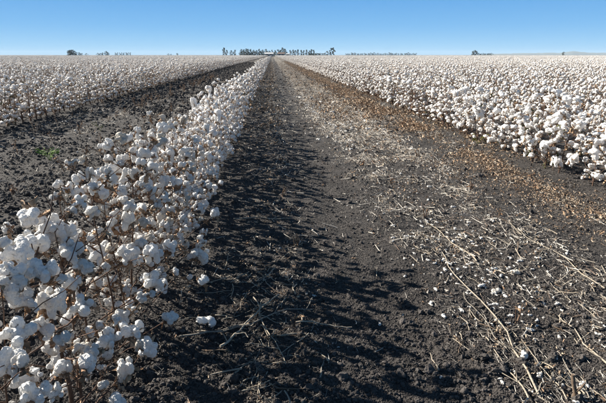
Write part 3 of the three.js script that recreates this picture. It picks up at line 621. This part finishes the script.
tuft('clean white tuft of cotton lying on the shaded soil beside the lone row', 209, 321, 1.5, 0, M.lint[0], -.5);
tuft('grey lint tuft caught on the long pale stalk', 524, 358, .8, 1, M.lintDirty, 1);
tuft('large dirty white lint tuft between the straw and the leaf litter', 515, 272, 1.0, 2, M.lint[2], .2);
tuft('dirty white lint tuft lying below a larger one in the straw', 497, 290, .95, 3, M.lint[2], .6);

// ---------------------------------------------------------------- stubble and weeds
{
  const r = mulberry(55);
  const stub = (x, d, h, leafy, label, group) => {
    const g = new THREE.Group(), n = 2 + Math.floor(r() * 3); g.name = numbered('cotton_stubble');
    for (let k = 0; k < n; k++) { const a = r() * 6.28, L = h * (.6 + .5 * r()), e = V(Math.cos(a) * L * .35, L, Math.sin(a) * L * .35); mesh('stalk', new MB().tube([V(0, -.03, 0), e.clone().multiplyScalar(.5).add(V((r() - .5) * .02, 0, (r() - .5) * .02)), e], [.005, .004, .003], 5).geo(), r() < .5 ? M.strawDark : M.stem, g);
      for (let q = 0; q < leafy; q++) { const m = mesh('dry_leaf', leaves[Math.floor(r() * 6)], r() < .5 ? M.leaf : M.bract, g); m.position.copy(e).multiplyScalar(.3 + .7 * r()); m.quaternion.copy(quatTo(V(r() - .5, r() - .6, r() - .5), r() * 6)); m.scale.setScalar(.6 + .6 * r()); } }
    g.position.set(x, groundH(x, -d), -d); tag(g, label, 'stubble', group); scene.add(g);
  };
  for (const x of [-1.9, -2.9, -3.9, -4.9]) for (let d = 3.2; d < 16; d += .5 + .9 * r()) if (inView(x, d, .3)) stub(x + (r() - .5) * .25, d, .12 + .12 * r(), 2, 'broken brown cotton stubble standing in the dark strip beyond the lone row', 'stubble in the dark strip');
  for (let d = 14; d < 34; d += .45) if (r() < .8) stub(-3.9 + (r() - .5) * .5, d, .25 + .2 * r(), 4, 'tall brown leafy stubble far up the dark strip', 'tall stubble in the dark strip');
  for (const x of [.15, 1.35, 2.2, 3.15]) for (let d = 2.4; d < 12; d += .9 + 1.2 * r()) if (inView(x, d, 0)) stub(x + (r() - .5) * .2, d, .05 + .06 * r(), 1, 'short cut cotton stubble in the debris strip before the standing block', 'stubble in the debris strip');
  const wm = std(rgb(.13, .22, .04)), weedLeaf = [0, 1].map(k => leafGeo(220 + k, .07, .05, 3, 5, .35));
  const weed = (label, px, py, h, n, mat) => {
    const p = onGround(px, py), g = new THREE.Group(); g.name = numbered('weed'); p.y = groundH(p.x, p.z);
    for (let k = 0; k < n; k++) { const a = r() * 6.28, L = h * (.5 + .6 * r()), e = V(Math.cos(a) * L * .6, L * .8, Math.sin(a) * L * .6); mesh('stem', new MB().tube([V(0, -.02, 0), e.clone().multiplyScalar(.5).add(V(0, .02, 0)), e], [.0025, .002, .0015], 4).geo(), mat, g);
      for (let q = 0; q < 4; q++) { const m = mesh('leaf', weedLeaf[q % 2], mat, g); m.position.copy(e).multiplyScalar(.5 + .5 * r()); m.quaternion.copy(quatTo(V(Math.cos(a) + r() - .5, .4 * r(), Math.sin(a) + r() - .5), r() * 6)); m.scale.setScalar(.7 + .6 * r()); } }
    g.position.copy(p); tag(g, label, 'weed'); scene.add(g);
  };
  weed('bright green weed growing in the dark strip beyond the lone row', 50, 160, .27, 13, wm);
  weed('olive weed standing farther up the dark strip', 101, 131, .26, 5, std(rgb(.11, .13, .04)));
  weed('yellow green weed at the foot of the standing block by leaf litter', 478, 143, .2, 7, std(rgb(.17, .17, .03)));
}

// ---------------------------------------------------------------- the far edge: trees, sheds, hills
{
  const r = mulberry(64), TREE_D = 720;
  const crownM = [std(rgb(.05, .07, .04)), std(rgb(.062, .08, .05)), std(rgb(.042, .06, .036))], trunkM = std(rgb(.16, .13, .10));
  function treeGeos(seed, shape) {   // height 1
    const q = mulberry(seed), cr = new MB(), tr = new MB(), clumps = [];
    tr.tube([V(0, -.02, 0), V(.01, .3, 0), V((q() - .5) * .06, .75, 0)], [.022, .017, .007], 5);
    const n = shape === 'tall' ? 9 : 13, w = shape === 'tall' ? .2 : shape === 'round' ? .42 : .3, lo = shape === 'tall' ? .2 : shape === 'round' ? .08 : .08;
    for (let k = 0; k < n; k++) { const a = q() * 6.28, t = lo + (1 - lo) * (k + .5) / n, R = w * Math.sin(Math.PI * clamp((t - lo + .12) / (1.12 - lo), 0, 1)) * Math.sqrt(q()); const c = V(Math.cos(a) * R, t - .06, Math.sin(a) * R); clumps.push([c, (.07 + .09 * q()) * (shape === 'tall' ? .75 : 1)]); tr.tube([V(0, t * .6, 0), c], [.007, .003], 3, false); }
    for (const [c, s] of clumps) for (let k = 0; k < 46; k++) {
      const p = V(q() - .5, (q() - .5) * .8, q() - .5).normalize().multiplyScalar(s * Math.cbrt(q())).add(c), d = V(q() - .5, q() - .5, q() - .5).normalize(), e = V(q() - .5, q() - .5, q() - .5).cross(d).normalize(), L = .026 + .026 * q();
      const nn = d.clone().cross(e), a = cr.vert(p.clone().addScaledVector(d, L), nn, 0, 0), b = cr.vert(p.clone().addScaledVector(e, L * .5), nn, 0, 0), f = cr.vert(p.clone().addScaledVector(d, -L), nn, 0, 0), g = cr.vert(p.clone().addScaledVector(e, -L * .5), nn, 0, 0);
      cr.i.push(a, b, f, a, f, g);
    }
    return { crown: cr.geo(), trunk: tr.geo() };
  }
  const kinds = { tall: [1, 2, 3].map(k => treeGeos(400 + k, 'tall')), mid: [1, 2, 3].map(k => treeGeos(420 + k, 'mid')), round: [1, 2].map(k => treeGeos(440 + k, 'round')) };
  /** a tree whose top shows at (px, py) of the photograph, standing D metres off */
  const tree = (px, top, D, kind, label, group, wide = 1) => {
    const dir = ray(px, 55), x = dir.x / -dir.z * D, h = EYE + (55 - top) / F * D * .8, G = kinds[kind][Math.floor(r() * kinds[kind].length)], g = new THREE.Group();
    g.name = numbered('tree'); mesh('crown', G.crown, crownM[Math.floor(r() * 3)], g); mesh('trunk', G.trunk, trunkM, g);
    g.position.set(x, 0, -D); g.scale.set(h * wide * 1.1, h, h * wide * 1.1); g.rotation.y = r() * 6.28; tag(g, label, 'tree', group); scene.add(g);
  };
  const belt = ['eucalypt tree in the belt behind the farm sheds on the horizon', 'trees behind the farm sheds'];
  tree(224, 46.3, TREE_D, 'tall', 'tall thin tree at the end of the belt, apart from the rest', null, 1.2);
  for (const [x, t, k] of [[227, 49, 'mid'], [231, 49.5, 'mid'], [235, 49, 'mid'], [241, 48, 'tall'], [243.5, 48.6, 'mid'], [246, 47.6, 'mid'], [248.5, 48, 'round'], [251, 48.2, 'mid'], [254, 49, 'mid'], [257, 49.3, 'mid'], [260, 47.6, 'tall'], [263, 48.8, 'mid'], [266, 48, 'mid'], [269, 50, 'round'], [272, 48.8, 'tall'], [275, 49.4, 'mid'], [278, 48.5, 'mid'], [280.5, 49.2, 'mid'], [283, 46.2, 'tall'], [284.5, 47.6, 'mid']]) tree(x + (r() - .5), t, TREE_D + 40 * r(), k, ...belt);
  for (let x = 240; x < 287; x += 2.1) tree(x + r(), 50.6 + 1.2 * r(), TREE_D + 20 * r(), 'round', 'low bushy tree filling the belt behind the farm sheds', 'bushy trees filling the belt', 1.25);
  for (const [x, t] of [[290.5, 49], [293, 48.6], [295.5, 49.2], [298, 48.4], [301, 48.9], [304, 49.2], [306.5, 48.6], [309.5, 49.6], [311.5, 48.2], [313.5, 48.8]]) tree(x, t, TREE_D + 30 * r(), 'tall', 'slender tree in the row between the sheds and the dark hedge', 'slender trees by the dark hedge', 1.25);
  for (const [x, t] of [[308.5, 52.9], [310.5, 52.7], [312.5, 53], [314.5, 52.8], [316.5, 52.7], [318.5, 53], [320.5, 52.8], [322.5, 53], [324.5, 52.9]]) tree(x, t, TREE_D - 20, 'round', 'low rounded shrub of the dark hedge on the horizon', 'shrubs of the dark hedge', 2.2);
  tree(327.2, 50.3, TREE_D, 'round', 'low round tree between the dark hedge and a tall tree', null, 1.2);
  tree(331, 46.6, TREE_D, 'tall', 'tall thin tree of a pair standing past the dark hedge', 'pair of tall trees past the hedge', 1.2);
  tree(333.5, 46, TREE_D + 15, 'tall', 'tall thin tree of a pair standing past the dark hedge', 'pair of tall trees past the hedge', 1.2);
  for (let x = 345; x < 417; x += 1.9) tree(x + r(), 52.6 + .8 * r() - (r() < .15 ? .8 : 0), 1500, 'round', 'tree of the long low tree line on the horizon', 'trees of the long low tree line', 1.5);
  for (const [x, t] of [[472.5, 50.6], [474.5, 49.2], [476, 50.2]]) tree(x, t, 1100, 'mid', 'tree of the small dark clump standing before the blue hills', 'trees of the small clump before the hills', 1.4);
  for (let x = 479; x < 492; x += 2) tree(x, 52.6 + .6 * r(), 1300, 'round', 'low shrub next to the small clump before the blue hills', 'low shrubs before the hills', 1.8);
  tree(563.5, 51.2, 1500, 'round', 'lone small tree below the blue hills', null, 1.4);
  for (const [x, t, k] of [[69, 49.8, 'mid'], [70.8, 49.2, 'mid'], [72.6, 49, 'round'], [74.5, 50.4, 'mid'], [76.5, 51.6, 'round'], [79, 52, 'round'], [82, 52.8, 'round'], [86.5, 53, 'round']]) tree(x, t, 900, k, 'tree of the dense clump past the left crop, beside a row of shade trees', 'trees of the dense clump', 1.5);
  for (const [x, t] of [[98, 52.6], [100.5, 52.8], [103, 52.3], [106.5, 50.6], [108, 51.8]]) tree(x, t, 900, x > 105 ? 'mid' : 'round', 'small tree between the dense clump and the row of eight', 'small trees by the row of eight', 1.4);
  for (let k = 0; k < 8; k++) tree(115.5 + k * 2.15, 51.9 + .3 * r(), 900, 'round', 'rounded tree in the evenly spaced row of eight on the horizon', 'row of eight rounded trees', .75);
  for (const [x, t] of [[168.5, 53.2], [171, 53.6], [177, 52.8]]) tree(x, t, 1200, 'round', 'tiny distant tree on the horizon beyond the crop', 'tiny distant trees', 1.4);

  // sheds among the trees
  const white = std(rgb(.62, .62, .60), { roughness: .5 }), red = std(rgb(.22, .16, .13), { roughness: .7 }), wallM = std(rgb(.36, .36, .35)), dark = std(rgb(.03, .03, .035));
  const shed = (label, px, D, w, dep, h, roofM) => {
    const dir = ray(px, 55), g = new THREE.Group(); g.name = numbered('shed'); g.position.set(dir.x / -dir.z * D, 0, -D);
    const b = (name, sx, sy, sz, x, y, z, m) => { const q = mesh(name, new THREE.BoxGeometry(sx, sy, sz), m, g); q.position.set(x, y, z); };
    b('wall', w, h, dep, 0, h / 2, 0, wallM);
    const s = new THREE.Shape([new THREE.Vector2(-dep / 2 - .5, 0), new THREE.Vector2(dep / 2 + .5, 0), new THREE.Vector2(0, dep * .22)]), rg = new THREE.ExtrudeGeometry(s, { depth: w + .8, bevelEnabled: false }); rg.rotateY(Math.PI / 2); rg.translate(-w / 2 - .4, h + .003, 0);
    mesh('roof', rg, roofM, g);
    b('door', w * .25, h * .75, .2, -w * .2, h * .375 + .01, dep / 2 + .12, dark); b('door', w * .25, h * .75, .2, w * .22, h * .375 + .01, dep / 2 + .12, dark);
    tag(g, label, 'shed'); scene.add(g);
  };
  shed('long pale roofed farm shed below the trees at the end of the strip', 269, 700, 12, 9, 3, white);
  shed('dull brown roofed farm shed below the trees', 281, 705, 10, 8, 3.2, red);
  shed('small white house peeping out beside the brown shed', 288, 712, 5, 5, 2.6, white);

  // hills: a low far range
  const HD = 9800, g = new MB(), prof = [[470, 0], [480, .5], [500, 1.3], [520, 1.7], [540, 1.9], [552, 2.2], [560, 2], [572, 3.6], [580, 3], [590, 2.3], [606, 2], [640, 1.4], [700, .4]];
  const at = px => { let k = 0; while (k < prof.length - 2 && px > prof[k + 1][0]) k++; return lerp(prof[k][1], prof[k + 1][1], clamp((px - prof[k][0]) / (prof[k + 1][0] - prof[k][0]), 0, 1)); };
  g.sheet((u, v) => { const px = lerp(455, 720, u), dir = ray(px, 55), t = dir.x / -dir.z, D = HD + (v - .3) * 1600, ridge = Math.sin(Math.PI * clamp(v, 0, 1)); return V(t * D, -20 + ridge * (20 + at(px) / F * HD * 1.06 + 14 * fbm(u * 40, 2, v * 4, 3)), -D); }, 150, 12);
  const hm = mesh('hills', g.geo(), std(rgb(.12, .14, .12)), scene); tag(hm, 'low pale blue hills far beyond the crop', null, null, 'structure');
}
scene.fog = new THREE.FogExp2(new THREE.Color(.70, .85, 1), .00005);
renderer.render(scene, camera);
